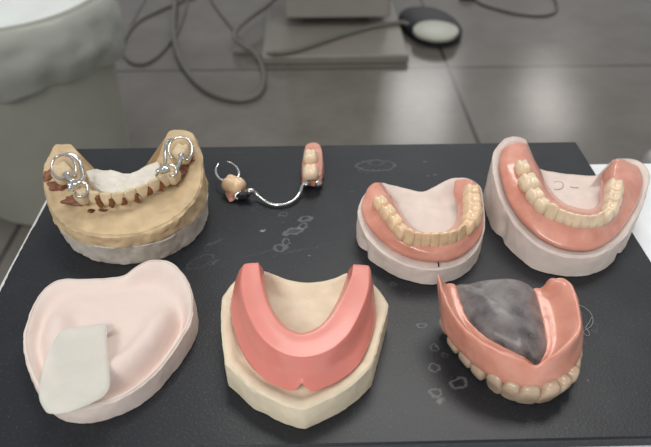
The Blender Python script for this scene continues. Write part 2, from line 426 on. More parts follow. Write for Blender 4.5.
# ------------------------------------------------------------------ board and table
bl = P(75.5, 145, 0).x; br = P(578, 145, 0).x; by1 = P(325, 145, 0).y; by0 = P(325, 445.3, 0).y
BT = 6.0
bt = thing('table', ((bl+br)/2+150, by0+80, FZ), 'white laminate table standing under the black board', 'table')
ty1 = P(620, 163, -BT).y
mesh('tabletop', *boxd(bl+8, br+420, by0-60, ty1, -BT-22, -BT), M['table'], bt, bevel=1.5)
for x in (bl+40, br+380):
    for y in (by0-30, ty1-40):
        mesh('leg', *boxd(x-15, x+15, y-15, y+15, FZ, -BT-22), M['machine'], bt, bevel=2)
bd = boxd(bl, br, by0, by1, -BT, 0)
board = mesh('display_board', *bd, M['board'], origin=(BO.x, BO.y, 0), bevel=.8)
tag(board, 'black scuffed rectangular board lying on white table under all the dental pieces', 'board')
# chipped white edge along the left side
rows = []
yy = by0
while yy < by1-2:
    wv = .55+.55*max(0, nz((0, yy, 0), .09, 2)+.25)+.3*nz((0, yy, 0), .6, 5)
    if yy < by0+40: wv *= .4
    wv = max(.12, wv)
    rows.append([Vector((bl-.15, yy, -1.4)), Vector((bl-.15, yy, -.2)), Vector((bl+.25, yy, .1)), Vector((bl+.3+wv, yy, .14)), Vector((bl+.35+wv, yy, -.2))])
    yy += 1.2
mesh('worn_edge', *loft_data(rows, True, True, True), M['liner_edge'], board)['label'] = 'chipped white edge'

# ------------------------------------------------------------------ background: bin, liner, machine, pedal, cables
bc = P(-8, -40, -250); bc.z = FZ; RB = 228.0
# near rim point passes through picture row 30
bc.y = P(0, 35, -250).y+RB; bc.x = P(97, 0, -250).x-RB
bn = thing('waste_bin', bc, 'round grey waste bin with a white liner, on the floor at upper left', 'bin')
def lathe(prof, c, n=72, wob=None):
    rows = []
    for r, z in prof:
        rows.append([Vector((c.x+(r+(wob(a, z) if wob else 0))*math.cos(a), c.y+(r+(wob(a, z) if wob else 0))*math.sin(a), z)) for a in [2*math.pi*k/n for k in range(n)]])
    return rows
ZT = -250.0
rows = lathe([(178, FZ), (186, FZ+4), (RB-14, ZT-30), (RB-12, ZT-6), (RB-9, ZT-3), (RB-16, ZT-3), (RB-22, ZT-30), (176, FZ+14), (20, FZ+12)], bc)
mesh('body', *loft_data(rows, True, True, True), M['bin'], bn)
rows = lathe([(RB-13, ZT-22), (RB-3, ZT-20), (RB, ZT-8), (RB-4, ZT), (RB-14, ZT+1), (RB-17, ZT-10)], bc)
mesh('rim', *loft_data(rows, True, closed_col=True), M['bin'], bn)
def lw(a, z):
    return 7*math.sin(7*a+z*.02)+5*math.sin(17*a+1+z*.03)+3*math.sin(31*a)
rows = []
nL = 200
for k in range(40):
    f = k/39; r_ = []
    for i in range(nL):
        a = 2*math.pi*i/nL; fold = (math.sin(5*a+.6)+.7*math.sin(11*a+2)+.5*math.sin(23*a))
        if f < .4:        # inside the bin
            g = 1-f/.4; r = (RB-20)*(1-g**1.6)+2+3*fold*g*(1-g); z = ZT+2-75*g**.6+10*math.sin(3*a+9*g)*g*(1-g)*2+8*math.sin(8*g+2*a)*(1-g)*g
        else:
            g = (f-.4)/.6; hem = 148+14*math.sin(3*a+.9)+3*math.sin(7*a)
            r = RB+4*min(1, g*9)-10*(1-min(1, g*6))+16*math.sin(min(1, g)*math.pi)**.8+5.5*fold*min(1, g*2.2)*(.5+.5*g)+9*nz((2*math.cos(a), 2*math.sin(a), g*2), 1.3, 4)*min(1, g*3)-14*g*g
            z = ZT+6*math.sin(min(1, g*6)*math.pi)-hem*g
        r_.append(Vector((bc.x+r*math.cos(a), bc.y+r*math.sin(a), z)))
    rows.append(r_)
ln = mesh('bin_liner', *loft_data(rows[15:], True), M['liner'], None, sharp=80, origin=(bc.x, bc.y, ZT-150))
o = mesh('inner_film', *loft_data(rows[:16], True, True), M['liner_lit'], ln, sharp=80); o['label'] = 'white film inside the bin mouth'  # same bag as the liner; its brightness is put into the colour
o = mesh('hem', *loft_data([[Vector((bc.x+(p.x-bc.x)*1.006, bc.y+(p.y-bc.y)*1.006, p.z)) for p in R] for R in rows[33:]], True), M['liner'], ln, sharp=80); o['label'] = 'paler doubled hem'
tag(ln, 'crumpled white plastic liner bag folded over the grey waste bin rim', 'bin liner')

def rbox(name, x0, x1, y0, y1, z0, z1, mt, parent, bev=8, **k): return mesh(name, *boxd(x0, x1, y0, y1, z0, z1), mt, parent, bevel=bev, **k)
a = P(262, 65.5, FZ); b_ = P(409, 65.5, FZ)
bz = FZ+34
mc = thing('equipment_base', ((a.x+b_.x)/2, a.y+330, FZ), 'warm grey metal equipment base plate with a column, on the floor at top centre', 'dental equipment')
rbox('base_plate', a.x, b_.x, a.y, a.y+640, FZ, bz, M['machine'], mc, 7)
c0 = P(286, 30, bz+20); c1 = P(388, 30, bz+20)
cyy = P(337, 18.5, bz+35).y
rbox('column', P(285, 18, bz+35).x, P(390, 18, bz+35).x, cyy, cyy+260, bz+35, bz+640, M['column'], mc, 9)
rbox('column_foot', P(302, 18, bz+60).x, P(372, 18, bz+60).x, cyy+60, cyy+230, bz, bz+37, M['dark_cable'], mc, 4)

pc = P(429, 30, FZ); pc.z = FZ
pd = thing('foot_pedal', pc, 'round navy black foot pedal with pale oval pad, beside the equipment base', 'foot pedal')
def sup(cx, cy, rx, ry, z, n=56, rot=0, e=.9):
    r = []
    for k in range(n):
        t = 2*math.pi*k/n; x = math.copysign(abs(math.cos(t))**e, math.cos(t))*rx; y = math.copysign(abs(math.sin(t))**e, math.sin(t))*ry
        r.append(Vector((cx+x*math.cos(rot)-y*math.sin(rot), cy+x*math.sin(rot)+y*math.cos(rot), z)))
    return r
prof = [(.97, 0), (1.0, 4), (1.0, 26), (.95, 36), (.82, 44), (.55, 50), (.2, 52)]
mesh('housing', *loft_data([sup(pc.x, pc.y, 108*k, 168*k, FZ+z, rot=.25) for k, z in prof], True, True, True), M['pedal'], pd)
pq = P(436, 29, FZ+50); prof = [(.96, 34), (1.0, 44), (.97, 50), (.85, 54), (.5, 57), (.1, 58)]
mesh('foot_pad', *loft_data([sup(pq.x, pq.y, 84*k, 84*k, FZ+z, rot=-.55) for k, z in prof], True, True, True), M['pedal_top'], pd)

def cable(name, pts, r, mt, label, z=None):
    q = [P(p[0], p[1], FZ+(p[2] if len(p) > 2 else r)) for p in pts]
    o = mesh(name, *tube_data(q, r, 120, 10), mt); return tag(o, label, 'cable')
cable('cable', [(205, -18), (183, 0), (160, 10), (137, 22), (125, 38), (123, 52), (131, 62), (143, 64), (155, 58), (166, 47), (178, 30), (186, 5), (186, -15)], 5.5, M['cable'], 'thin grey cable looping on the floor just right of the waste bin')
cable('cable', [(176, -18, 20), (175, 0, 20), (173, 25, 20), (176, 48, 16), (186, 70), (203, 88), (222, 97), (243, 100), (258, 94), (264, 80), (261, 63), (254, 52, 22), (243, 45, 40), (234, 38, 52), (238, 28, 60), (252, 16, 62), (268, 5, 66), (284, -12, 70)], 9.5, M['cable'], 'thicker grey cable in a wide loop beside the equipment base')
cable('cable', [(233, 52, 14), (248, 52.5, 14), (262, 55, 20), (276, 53, 46), (292, 51, 46), (315, 44, 44), (345, 34, 44), (375, 26, 44), (400, 22.5, 44), (409, 25, 34)], 8.5, M['cable'], 'grey cable crossing the equipment base to the foot pedal')
cable('cable', [(205, -16), (214, 4), (226, 20), (236, 33), (242, 44)], 5, M['cable'], 'short grey cable end running down to the cable junction')
cable('cable', [(455, -16), (478, 2), (497, 9), (518, 14), (540, 16), (554, 13), (557, 6), (552, -8)], 4.5, M['dark_cable'], 'thin dark cable curving on the floor at top right')
q = P(467, -2, FZ); q.z = FZ
o = mesh('plug', *loft_data([sup(q.x, q.y, 36*k, 30*k, FZ+z) for k, z in [(.96, 0), (1, 3), (.95, 22), (.7, 30), (.2, 32)]], True, True, True), M['pedal']); tag(o, 'small black plug lying at the top edge beside the thin dark cable', 'plug')
q = P(189, -6, FZ); q.z = FZ
o = mesh('plug', *loft_data([sup(q.x, q.y, 32*k, 40*k, FZ+z) for k, z in [(.96, 0), (1, 3), (.95, 22), (.7, 30), (.2, 32)]], True, True, True), M['pedal']); tag(o, 'small black plug on the floor where the left cables meet', 'plug')
q = P(677, 180, FZ); q.z = FZ
o = mesh('stool_base', *loft_data([sup(q.x, q.y, 95*k, 95*k, FZ+z) for k, z in [(.97, 0), (1, 5), (1, 40), (.9, 55), (.5, 66), (.1, 68)]], True, True, True), M['caster']); tag(o, 'light grey rounded stool base on the floor at right edge behind the white table', 'stool')

# ------------------------------------------------------------------ 1 tan cast with clasps (upper left)
Z1 = lambda pts, z=None, dz=0: ZP(30, 115, 2.711, pts, z, dz)
c1loop = Z1([(62, 90, 31), (40, 130, 28), (36, 175, 26), (46, 225, 23), (72, 272, 21), (120, 308, 20), (195, 326, 20), (285, 322, 20), (355, 300, 21),
             (415, 262, 22), (455, 212, 24), (468, 155, 27), (460, 95, 31), (442, 48, 34), (400, 38, 35), (371, 46, 34), (363, 80, 31), (357, 115, 27),
             (335, 132, 25), (270, 158, 24), (200, 153, 24), (150, 152, 25), (126, 125, 28), (120, 84, 31), (92, 79, 32)])
C1 = Z1([(245, 215, 22)])[0]
t1 = thing('dental_cast', (C1.x, C1.y, 0), 'tan stone lower-jaw cast on pale base with metal clasps, upper left of board', 'dental cast')
arch1 = spline([P(*q) for q in [(58, 152, 27), (62, 168, 27), (79, 190, 27), (92, 195, 27), (104, 197, 26), (116, 197, 26), (129, 194, 26), (141, 190, 26), (153, 184, 26), (164, 178, 27), (173, 168, 28), (181, 148, 29)]], 60)
def h1(q, s, i):
    d = min((q.xy-a.xy).length for a in arch1)
    v = 3.4*math.exp(-(d/4.0)**2)*(1-sstep(.93, 1, s))
    return v+1.3*nz(q, .16, 4)*(1-sstep(.9, 1, s))
mesh('stone_cast', *cast_data(c1loop, C1, 13, .6, h1, (.55, 1), rough=1.0, seed=3, edge=1.0), M['tan_stone'], t1)
c1b = [Vector((p.x, p.y, 13.0)) for p in c1loop]; C1b = Vector((C1.x, C1.y, 13))
c1b = [p+(p-C1b).normalized()*.1 for p in c1b]
mesh('pale_base', *cast_data(c1b, C1b, 0, -1.5, None, (.5, 1), rough=.9, seed=8, edge=.5), M['pale_base'], t1)
lp = Z1([(150, 152), (180, 147), (225, 152), (268, 158), (310, 142), (344, 124), (352, 150), (335, 178), (300, 196), (260, 207), (215, 213), (188, 205), (166, 180)], 26)
Cp = Z1([(250, 180, 26)])[0]
mesh('white_plaster', *cast_data(lp, Cp, 21, 0, lambda q, s, i: (.9*nz(q, .25, 2)+.5*nz(q, .6, 9)+1.2*(1-s)), (0, 1), n=120, rings=20, rough=.3, edge=.8), M['paste'], t1)
tt = [(P(61, 166, 35), 10.5, 10, 9, 'molar'), (P(80, 188, 33.5), 7.6, 6.5, 8.5, 'premolar'), (P(93, 191.5, 32.5), 5.8, 4.2, 6.5, 'stone'), (P(105, 193, 32), 5.6, 4.0, 6.5, 'stone'), (P(117, 192.5, 32), 5.4, 3.8, 6.2, 'stone'), (P(129, 189.5, 32), 5.4, 3.8, 6.2, 'stone'),
      (P(141, 185.5, 32), 5.6, 3.8, 6.5, 'stone'), (P(153, 179.5, 32.5), 5.8, 4.0, 6.5, 'stone'), (P(163.5, 173.5, 33), 5.8, 4.4, 7, 'stone'), (P(171.5, 168.5, 34), 6.8, 6.2, 8.5, 'premolar'), (P(180.8, 146.5, 37), 10, 9.5, 9, 'molar')]
place_teeth(tt, t1, M['tan_tooth'], name='stone_tooth', outward=1, lean=.05)
def blob(name, p, rx, ry, rz, mt, parent, rot=0, seed=0):
    rows = []
    for j in range(1, 12):
        ph = -math.pi/2+math.pi*j/12
        r = []
        for k in range(20):
            th = 2*math.pi*k/20; x = math.cos(th)*math.cos(ph)*rx; y = math.sin(th)*math.cos(ph)*ry; z = math.sin(ph)*rz
            n_ = 1+.55*nz((x, y, z), .45, seed+p.x)
            r.append(p+Vector((x*math.cos(rot)-y*math.sin(rot), x*math.sin(rot)+y*math.cos(rot), z))*n_)
        rows.append(r)
    return mesh(name, *loft_data(rows, True, True, True), mt, parent)
for (x, y, z, rx, ry, rz) in [(99, 201, 27, 1.7, 1.5, 2.6), (111, 202, 26.3, 1.8, 1.5, 2.4), (123, 200.5, 26.3, 1.7, 1.5, 2.4), (135.2, 197, 26.3, 1.7, 1.5, 2.4), (147.3, 191, 26.6, 1.8, 1.5, 2.6), (158.8, 185, 27, 1.7, 1.5, 2.8), (168, 179, 27.5, 1.7, 1.5, 2.8)]:
    blob('brown_wax', P(x+.3, y+.4, z+.7), rx*1.15+.3*math.sin(x), ry*.95, rz*(1.25+.2*math.sin(x*2.3)), M['amber_wax'], t1)['label'] = 'amber brown wax between stone teeth'
for (x, y, z, rx, ry, rz) in [(91, 211, 22.2, 2.0, 1.3, .7), (105, 210, 22.2, 2.4, 1.5, .7)]:
    blob('brown_wax', P(x, y, z), rx, ry, rz, M['brown_wax'], t1)['label'] = 'dark brown wax spot'
for (x, y, z, rx, ry, rz) in [(49, 175, 26.4, 2.6, 5.4, 1.6), (57, 186, 25.6, 5.0, 3.4, 1.7), (77, 200, 24.8, 6.4, 3.6, 1.7), (191, 158, 28.4, 5.4, 4.2, 1.6), (183, 170, 26.8, 2.8, 4.8, 1.6), (174, 180, 26.2, 3.0, 3.8, 1.8)]:
    blob('red_wax', P(x, y, z-.3), rx, ry, rz, M['red_wax'], t1, seed=x)['label'] = 'reddish brown wax patch'
# metal framework seated on the cast
f1 = thing('clasp_framework', P(62, 168, 27), 'polished metal clasp framework seated on the tan cast teeth', 'partial denture framework')
def metal(name, pts, r, parent, n=50, flat=1.0, closed=False):
    return mesh(name, *tube_data(pts, r, n, 10, flat, closed), M['chrome'], parent)
PL = lambda pts: [P(40+a/4.467, 120+b/4.467, z) for a, b, z in pts]
PR = lambda pts: [P(120+a/4.467, 120+b/4.467, z) for a, b, z in pts]
metal('clasp_arm', PL([(112, 255, 34), (85, 262, 33), (60, 240, 33), (52, 205, 34), (62, 175, 35), (85, 160, 36), (110, 155, 37), (135, 165, 37), (152, 190, 37), (160, 225, 36), (150, 250, 35)]), .65, f1)
metal('connector', PL([(110, 156, 37), (135, 152, 37), (160, 165, 36), (178, 190, 34), (186, 225, 33), (190, 255, 33), (180, 275, 34)]), .95, f1)
metal('connector', PL([(115, 240, 36), (128, 262, 37), (145, 272, 37), (165, 272, 36)]), 1.2, f1)
blob('rest', PL([(118, 240, 36.5)])[0], 1.6, 1.6, 1.1, M['chrome'], f1)
star_c = PL([(152, 285, 35)])[0]
blob('rest', star_c, 2.9, 2.2, 1.3, M['chrome'], f1, .4)
metal('clasp_arm', PL([(150, 285, 35), (135, 300, 34.5), (128, 318, 33)]), lambda t: 1.1-.5*t, f1, 20)
metal('clasp_arm', PL([(160, 285, 35), (190, 278, 35), (208, 292, 34), (210, 318, 33), (198, 338, 32), (172, 342, 32), (155, 332, 32), (152, 316, 32.5)]), .65, f1)
metal('clasp_arm', PR([(232, 175, 35), (218, 145, 36), (220, 115, 37), (235, 90, 38), (262, 77, 39), (290, 80, 39), (312, 98, 38), (322, 125, 37), (318, 155, 36), (302, 178, 35), (285, 172, 35)]), .65, f1)
metal('connector', PR([(232, 88, 38), (214, 95, 37), (204, 115, 36), (202, 150, 34), (202, 190, 33), (196, 215, 33)]), .95, f1)
metal('connector', PR([(274, 152, 38), (272, 172, 37), (262, 200, 35), (250, 222, 34)]), 1.1, f1)
blob('rest', PR([(274, 153, 38)])[0], 1.5, 1.5, 1.0, M['chrome'], f1)
blob('rest', PR([(190, 222, 34.5)])[0], 2.9, 2.1, 1.3, M['chrome'], f1, .2)
metal('clasp_arm', PR([(200, 205, 35), (225, 200, 36), (248, 212, 35), (252, 235, 33), (238, 250, 32), (220, 246, 32)]), .65, f1)
metal('clasp_arm', PR([(185, 218, 34), (170, 235, 33), (160, 250, 31)]), lambda t: 1.0-.5*t, f1, 20)

# ------------------------------------------------------------------ 2 small partial denture (upper centre)
Z2 = lambda pts, z=None: ZP(210, 130, 4.471, pts, z)
t2 = thing('partial_denture', Z2([(300, 300, 0)])[0], 'small metal-bar partial denture with pink saddle and single tooth, on board top centre', 'partial denture')
def shell(loop, zt, zb, C, mt, name, parent, rough=.2, dome=.8, hf=None):
    lp = [Vector((p.x, p.y, zt)) for p in loop]
    return mesh(name, *cast_data(lp, Vector((C.x, C.y, zt+dome)), zb, .6, hf, (0, 1), n=90, rings=16, rough=rough, edge=1.6), mt, parent, sharp=80)
lp = Z2([(424, 75), (438, 58), (465, 52), (488, 60), (500, 85), (503, 130), (502, 175), (497, 205), (470, 208), (440, 206), (416, 205), (412, 180), (415, 130)], 8)
shell(lp, 8, 1.6, Z2([(460, 140, 8)])[0], M['gum'], 'saddle', t2, dome=1.6)
place_teeth([(Z2([(450, 98, 13.5)])[0], 9.0, 7.6, 7, 'molar'), (Z2([(449, 165, 13.5)])[0], 9.2, 8.2, 7, 'molar')], t2, M['ivory_pale'], name='tooth')
blob('gap_shade', Z2([(458, 226, 4)])[0], 6.2, 2.2, 2.8, M['gap_shade_line'], t2)  # dark blob stands in for the shaded gap at the saddle end
metal('bar', Z2([(428, 238, 6), (414, 248, 5), (403, 278, 3), (380, 310, 2), (345, 330, 1.6), (300, 336, 1.5), (255, 325, 1.7), (222, 302, 2.5), (205, 282, 4), (185, 272, 5.5)]), .9, t2, 70)
metal('bar', Z2([(425, 228, 7.5), (440, 236, 6), (430, 250, 4.5)]), .9, t2, 20)
blob('rest', Z2([(484, 240, 5)])[0], 1.9, 1.6, 2.0, M['chrome'], t2)
blob('rest', Z2([(428, 241, 5.5)])[0], 1.8, 1.5, 1.6, M['chrome'], t2)
blob('rest', Z2([(180, 275, 5.5)])[0], 2.2, 1.5, 1.6, M['chrome'], t2, .5)
blob('gap_shade', Z2([(150, 292, 3.2)])[0], 4.2, 2.2, 2.6, M['gap_shade_line'], t2, .2)  # another dark blob, painting the shaded gap beside the single tooth
metal('bar', Z2([(140, 275, 5), (120, 285, 4), (112, 300, 2.5), (125, 308, 1.6)]), .9, t2, 24)
lp = Z2([(76, 262), (100, 245), (135, 245), (160, 262), (150, 275), (120, 285), (98, 300), (84, 296)], 3)
blb = Z2([(112, 268, 0)])[0]
shell(lp, 3, .5, blb, M['gum_light'], 'saddle', t2, dome=.5)
V, Fc = tooth_data(11.5, 9.5, 8.5, 'molar', 3)
rt = Matrix.Rotation(-.5, 3, 'Z'); tp = Z2([(110, 272, 1.6)])[0]
mesh('tooth', [tp+rt@v for v in V], Fc, M['ivory'], t2, sharp=60)
metal('clasp_arm', Z2([(62, 230, 6), (42, 218, 6.5), (28, 196, 7), (27, 172, 7.5), (38, 152, 8)]), lambda t: .75-.3*t, t2, 40)
metal('clasp_arm', Z2([(125, 212, 6.5), (130, 195, 7), (122, 172, 7.5), (102, 152, 8), (77, 142, 8.5)]), lambda t: .75-.3*t, t2, 40)

# ------------------------------------------------------------------ denture builder on rails
def gum_mesh(rls, parent, mt, name='gum', n=110, per=5):
    rows = rails(rls, n, per)
    # round the two ends off
    for end in (0, 1):
        R = rows[0] if end == 0 else rows[-1]; nxt = rows[3] if end == 0 else rows[-4]
        c = sum(R, Vector())/len(R); cn = sum(nxt, Vector())/len(nxt); d = (c-cn).normalized()
        rad = min((p-c).length for p in R)*.9+.8
        ext = []
        for k in range(1, 6):
            a = k/5*math.pi/2; ext.append([c+(p-c)*max(.02, math.cos(a))+d*rad*math.sin(a) for p in R])
        rows = (ext[::-1]+rows) if end == 0 else (rows+ext)
    rows = [[p+Vector((.22, .22, .15))*nz(p, .3, 3) for p in R] for R in rows]
    return mesh(name, *loft_data(rows, True, True, True), mt, parent, sharp=75)

# ------------------------------------------------------------------ 3 middle cast with lower denture
Z3 = lambda pts, z=None, dz=0: ZP(345, 165, 3.573, pts, z, dz)
c3loop = Z3([(66, 108, 18), (50, 148, 17), (50, 188, 16), (72, 240, 14), (112, 288, 12.5), (165, 328, 11), (230, 358, 10), (310, 371, 10), (385, 360, 10), (440, 330, 10.5),
             (475, 288, 12), (494, 240, 13), (500, 190, 14), (494, 125, 16), (482, 72, 17), (440, 46, 19), (400, 44, 19), (365, 52, 18), (320, 76, 15), (275, 94, 13),
             (225, 84, 14), (165, 70, 16), (128, 62, 19), (92, 76, 19)])
C3 = Z3([(290, 205, 10.5)])[0]
t3 = thing('dental_cast', (C3.x, C3.y, 0), 'smaller off-white stone cast carrying the middle lower denture, right of centre', 'dental cast')
mesh('stone_cast', *cast_data(c3loop, C3, 0, .2, None, (.55, 1), rough=.35, seed=5, edge=.9, notch=[(P(377, 250, 0), .09, 2.2), (P(388, 262, 0), .2, .8)]), M['pink_stone'], t3)
metal_mark = mesh('pencil_mark', *tube_data(Z3([(332, 345, 12.3), (334, 354, 11.3), (335, 364, 10.3)]), .35, 12, 6), M['gap_shade_line'], t3); metal_mark['label'] = 'short dark line'
d3 = thing('lower_denture', (C3.x, C3.y, 11), 'pink lower denture with yellow ivory teeth seated on the middle cast', 'denture')
g3 = [Z3([(78, 98, 19), (64, 145, 17.5), (75, 193, 16.5), (108, 243, 14.5), (158, 292, 12.5), (230, 328, 11.5), (310, 344, 11.2), (388, 336, 11.5), (445, 300, 12.5), (482, 250, 14), (490, 200, 15), (486, 150, 16), (478, 100, 18), (462, 66, 19)]),
      Z3([(84, 84, 21), (74, 130, 20), (88, 182, 19), (122, 230, 18), (168, 272, 17), (235, 306, 16), (310, 320, 16), (385, 311, 16), (438, 276, 17), (474, 228, 18), (485, 185, 18.5), (482, 130, 19.5), (466, 68, 20.5)]),
      Z3([(104, 70, 22), (100, 115, 21.5), (122, 165, 21), (155, 212, 20.5), (190, 252, 19.5), (245, 280, 18.5), (310, 290, 18), (370, 284, 18.5), (425, 254, 19.5), (462, 205, 20.5), (472, 150, 21), (468, 100, 21.5), (452, 60, 21.5)]),
      Z3([(122, 68, 21.5), (148, 105, 21), (178, 155, 20), (212, 205, 19.5), (254, 244, 18.5), (315, 256, 18), (376, 248, 18.5), (416, 214, 19.5), (432, 155, 20), (428, 100, 20.5), (425, 58, 21)]),
      Z3([(135, 72, 18), (160, 115, 15), (190, 165, 13), (224, 215, 11.5), (264, 242, 11), (320, 246, 11), (362, 240, 11.3), (398, 205, 12), (402, 150, 14), (390, 100, 16.5), (392, 60, 18.5)])]
gum_mesh(g3, d3, M['gum'])
Q = lambda x, y, z, *r: (P(x, y, z), *r)
place_teeth([Q(381, 198.2, 26.5, 7.0, 7.2, 6.5, 'molar'), Q(388.8, 207.8, 26.5, 7.4, 7.4, 7, 'molar'), Q(395.8, 217, 26.3, 6.8, 7, 7.5, 'molar'), Q(402.3, 225.5, 26.3, 5.8, 6.2, 8, 'premolar'),
             Q(409.2, 231, 26, 5.8, 4.8, 9.5, 'canine'), Q(418, 233, 25.5, 5.0, 4.2, 9.5, 'incisor'), Q(427.2, 233.8, 25.5, 4.9, 4, 9.5, 'incisor'), Q(436.4, 233.8, 25.5, 4.9, 4, 9.5, 'incisor'), Q(445.6, 233.2, 25.5, 4.9, 4, 9.5, 'incisor'),
             Q(454.6, 231.2, 25.8, 5.0, 4.2, 9.5, 'incisor'), Q(463, 226.8, 26, 5.8, 4.8, 9.5, 'canine'), Q(469.6, 220.3, 26.3, 5.8, 6, 8, 'premolar'), Q(473.2, 212.8, 26.5, 6.8, 8.2, 7.5, 'molar'),
             Q(474.6, 204.4, 26.7, 7.4, 8.8, 7, 'molar'), Q(474.2, 195.4, 27, 7.4, 8.8, 7, 'molar'), Q(473.5, 186.8, 27, 7, 8.4, 7, 'molar')],
            d3, M['ivory'], outward=1, lean=.22)

# ------------------------------------------------------------------ 4 right cast with lower denture
Z4 = lambda pts, z=None, dz=0: ZP(475, 130, 2.886, pts, z, dz)
c4loop = Z4([(62, 48, 29), (52, 90, 26), (60, 140, 23), (75, 195, 20), (105, 250, 17), (145, 300, 15), (195, 338, 14), (260, 360, 13), (330, 362, 13), (385, 342, 14),
             (432, 303, 15), (468, 245, 17), (492, 192, 19), (505, 142, 22), (500, 108, 24), (470, 86, 25), (430, 80, 26), (397, 86, 25), (374, 110, 21), (348, 130, 16.5),
             (280, 127, 15.5), (228, 120, 15.5), (188, 112, 17), (170, 92, 23), (158, 55, 28), (140, 24, 31), (100, 17, 31)])
C4 = Z4([(270, 205, 13)])[0]
t4 = thing('dental_cast', (C4.x, C4.y, 0), 'large tall off-white stone cast at right edge, back lobes standing high', 'dental cast')
mesh('stone_cast', *cast_data(c4loop, C4, 0, .6, None, (.62, 1), rough=.45, seed=11, edge=1.1, notch=[(P(510, 236, 0), .08, 1.6), (P(615, 255, 0), .07, 2.2)]), M['pink_stone'], t4)
for pts in ([(228, 150), (240, 149), (252, 152), (255, 160), (250, 168), (240, 171), (228, 170)], [(274, 163), (286, 166), (298, 166)]):
    o = mesh('pencil_mark', *tube_data(Z4(pts, 13.4), .2, 24, 6), M['pencil'], t4); o['label'] = 'thin pencilled letter stroke'
d4 = thing('lower_denture', (C4.x, C4.y, 14), 'large glossy pink lower denture on the tall right cast', 'denture')
g4 = [Z4([(80, 60, 29), (73, 100, 27), (82, 145, 24.5), (97, 195, 21.5), (125, 245, 18.5), (165, 290, 16.5), (210, 322, 15.2), (265, 342, 14.5), (330, 344, 14.5), (380, 322, 15.2), (420, 285, 16.5), (455, 230, 18.5), (474, 185, 20.5), (480, 140, 23), (466, 106, 25), (436, 92, 26)]),
      Z4([(92, 50, 31), (87, 98, 30), (100, 143, 28), (120, 190, 25.5), (150, 235, 23.5), (188, 272, 21.5), (228, 298, 20), (275, 313, 19.5), (330, 315, 19.5), (375, 295, 20), (410, 260, 21), (438, 215, 23), (456, 175, 25), (460, 140, 27), (450, 112, 28), (432, 92, 28)]),
      Z4([(118, 40, 32), (125, 90, 31), (140, 135, 29), (162, 180, 27), (192, 215, 25.5), (232, 240, 24.5), (275, 258, 24), (330, 266, 24), (370, 258, 24), (398, 238, 25), (417, 208, 26), (426, 180, 27.5), (430, 150, 29), (428, 118, 29), (418, 95, 28.5)]),
      Z4([(138, 40, 31.5), (156, 80, 30), (180, 130, 28), (202, 172, 26), (228, 202, 24), (258, 222, 23), (300, 237, 22.5), (340, 238, 22.5), (372, 230, 23), (387, 205, 24.5), (390, 170, 26.5), (392, 140, 28), (398, 112, 28), (406, 95, 28)]),
      Z4([(148, 45, 28.5), (166, 88, 25), (184, 122, 21), (206, 165, 17), (236, 202, 14.5), (270, 223, 13.6), (305, 233, 13.6), (332, 233, 13.6), (356, 218, 14), (362, 185, 16), (366, 150, 19), (376, 120, 22), (392, 100, 25.5)])]
gum_mesh(g4, d4, M['gum'])
place_teeth([Q(524, 162.5, 35, 7.6, 7, 7, 'molar'), Q(531, 176.5, 34.5, 9.4, 9, 8, 'molar'), Q(537.2, 189.5, 32.5, 7.4, 7.6, 8, 'premolar'), Q(544.2, 198.8, 31, 6.2, 6.6, 8, 'premolar'),
             Q(553.3, 205.8, 30, 6.0, 5, 8, 'canine'), Q(562.5, 210.3, 29, 5.2, 4.2, 7.5, 'incisor'), Q(570.8, 213.2, 29, 4.8, 4, 7.5, 'incisor'), Q(579, 215.2, 29, 4.8, 4, 7.5, 'incisor'), Q(587, 216, 29, 4.8, 4, 7.5, 'incisor'),
             Q(595, 215.6, 29, 4.8, 4, 7.5, 'incisor'), Q(602.5, 213.6, 29.5, 5.2, 4.4, 8, 'canine'), Q(609, 209.5, 30.5, 5.6, 5, 8, 'premolar'),
             Q(613.5, 202, 31.5, 6.8, 6.6, 8, 'premolar'), Q(615.8, 192.8, 32.5, 7.4, 7.6, 8, 'molar'), Q(617.4, 181.8, 33.5, 8.4, 8.0, 8, 'molar')],
            d4, M['ivory_pale'], outward=1, lean=.1)

# ------------------------------------------------------------------ 5 upper cast with translucent sheet (lower left)
Z5 = lambda pts, z=None, dz=0: ZP(10, 250, 2.485, pts, z, dz)
c5loop = Z5([(180, 70, 14), (240, 67, 14), (284, 60, 15), (315, 38, 18), (352, 22, 20), (400, 28, 20), (438, 68, 18), (453, 120, 16), (448, 172, 14), (415, 232, 13), (365, 298, 12),
             (305, 348, 12), (245, 376, 12), (185, 390, 12), (130, 386, 12), (85, 362, 12), (55, 318, 12.5), (37, 265, 13), (32, 215, 14), (48, 155, 14.5), (72, 108, 15), (105, 78, 15), (140, 69, 14.5)], None, -2.0)
C5 = Z5([(235, 210, 10.5)])[0]
t5 = thing('dental_cast', (C5.x, C5.y, 0), 'off-white upper-jaw cast without teeth, a translucent sheet on it, lower left of board', 'dental cast')
nb = 220
def h5(q, s, i):
    a = -math.pi+2*math.pi*(i+.5)/nb         # 90 degrees is the back edge
    back = sstep(.2, .75, math.sin(a)); front = 1-back
    return (-(5.0+2.2*math.cos(a))*math.exp(-((s-.84)/.085)**2)+3.6*math.exp(-((s-.58)/.16)**2)-2.0*math.exp(-(s/.35)**2))*front - .9*math.exp(-((s-.8)/.15)**2)*back
o = mesh('stone_cast', *cast_data(c5loop, C5, 0, .5, h5, (.72, 1), rough=.4, seed=21, edge=1.1, rings=46), M['film_stone'], t5)
at5 = o.data.attributes.new('film', 'FLOAT', 'POINT')      # pink separating film brushed on the inner face only
for vi, v in enumerate(at5.data): v.value = sstep(13, 18, vi//nb+1.5*nz(o.data.vertices[vi].co/S, .15, 2)) if vi < nb*56 else 1.0
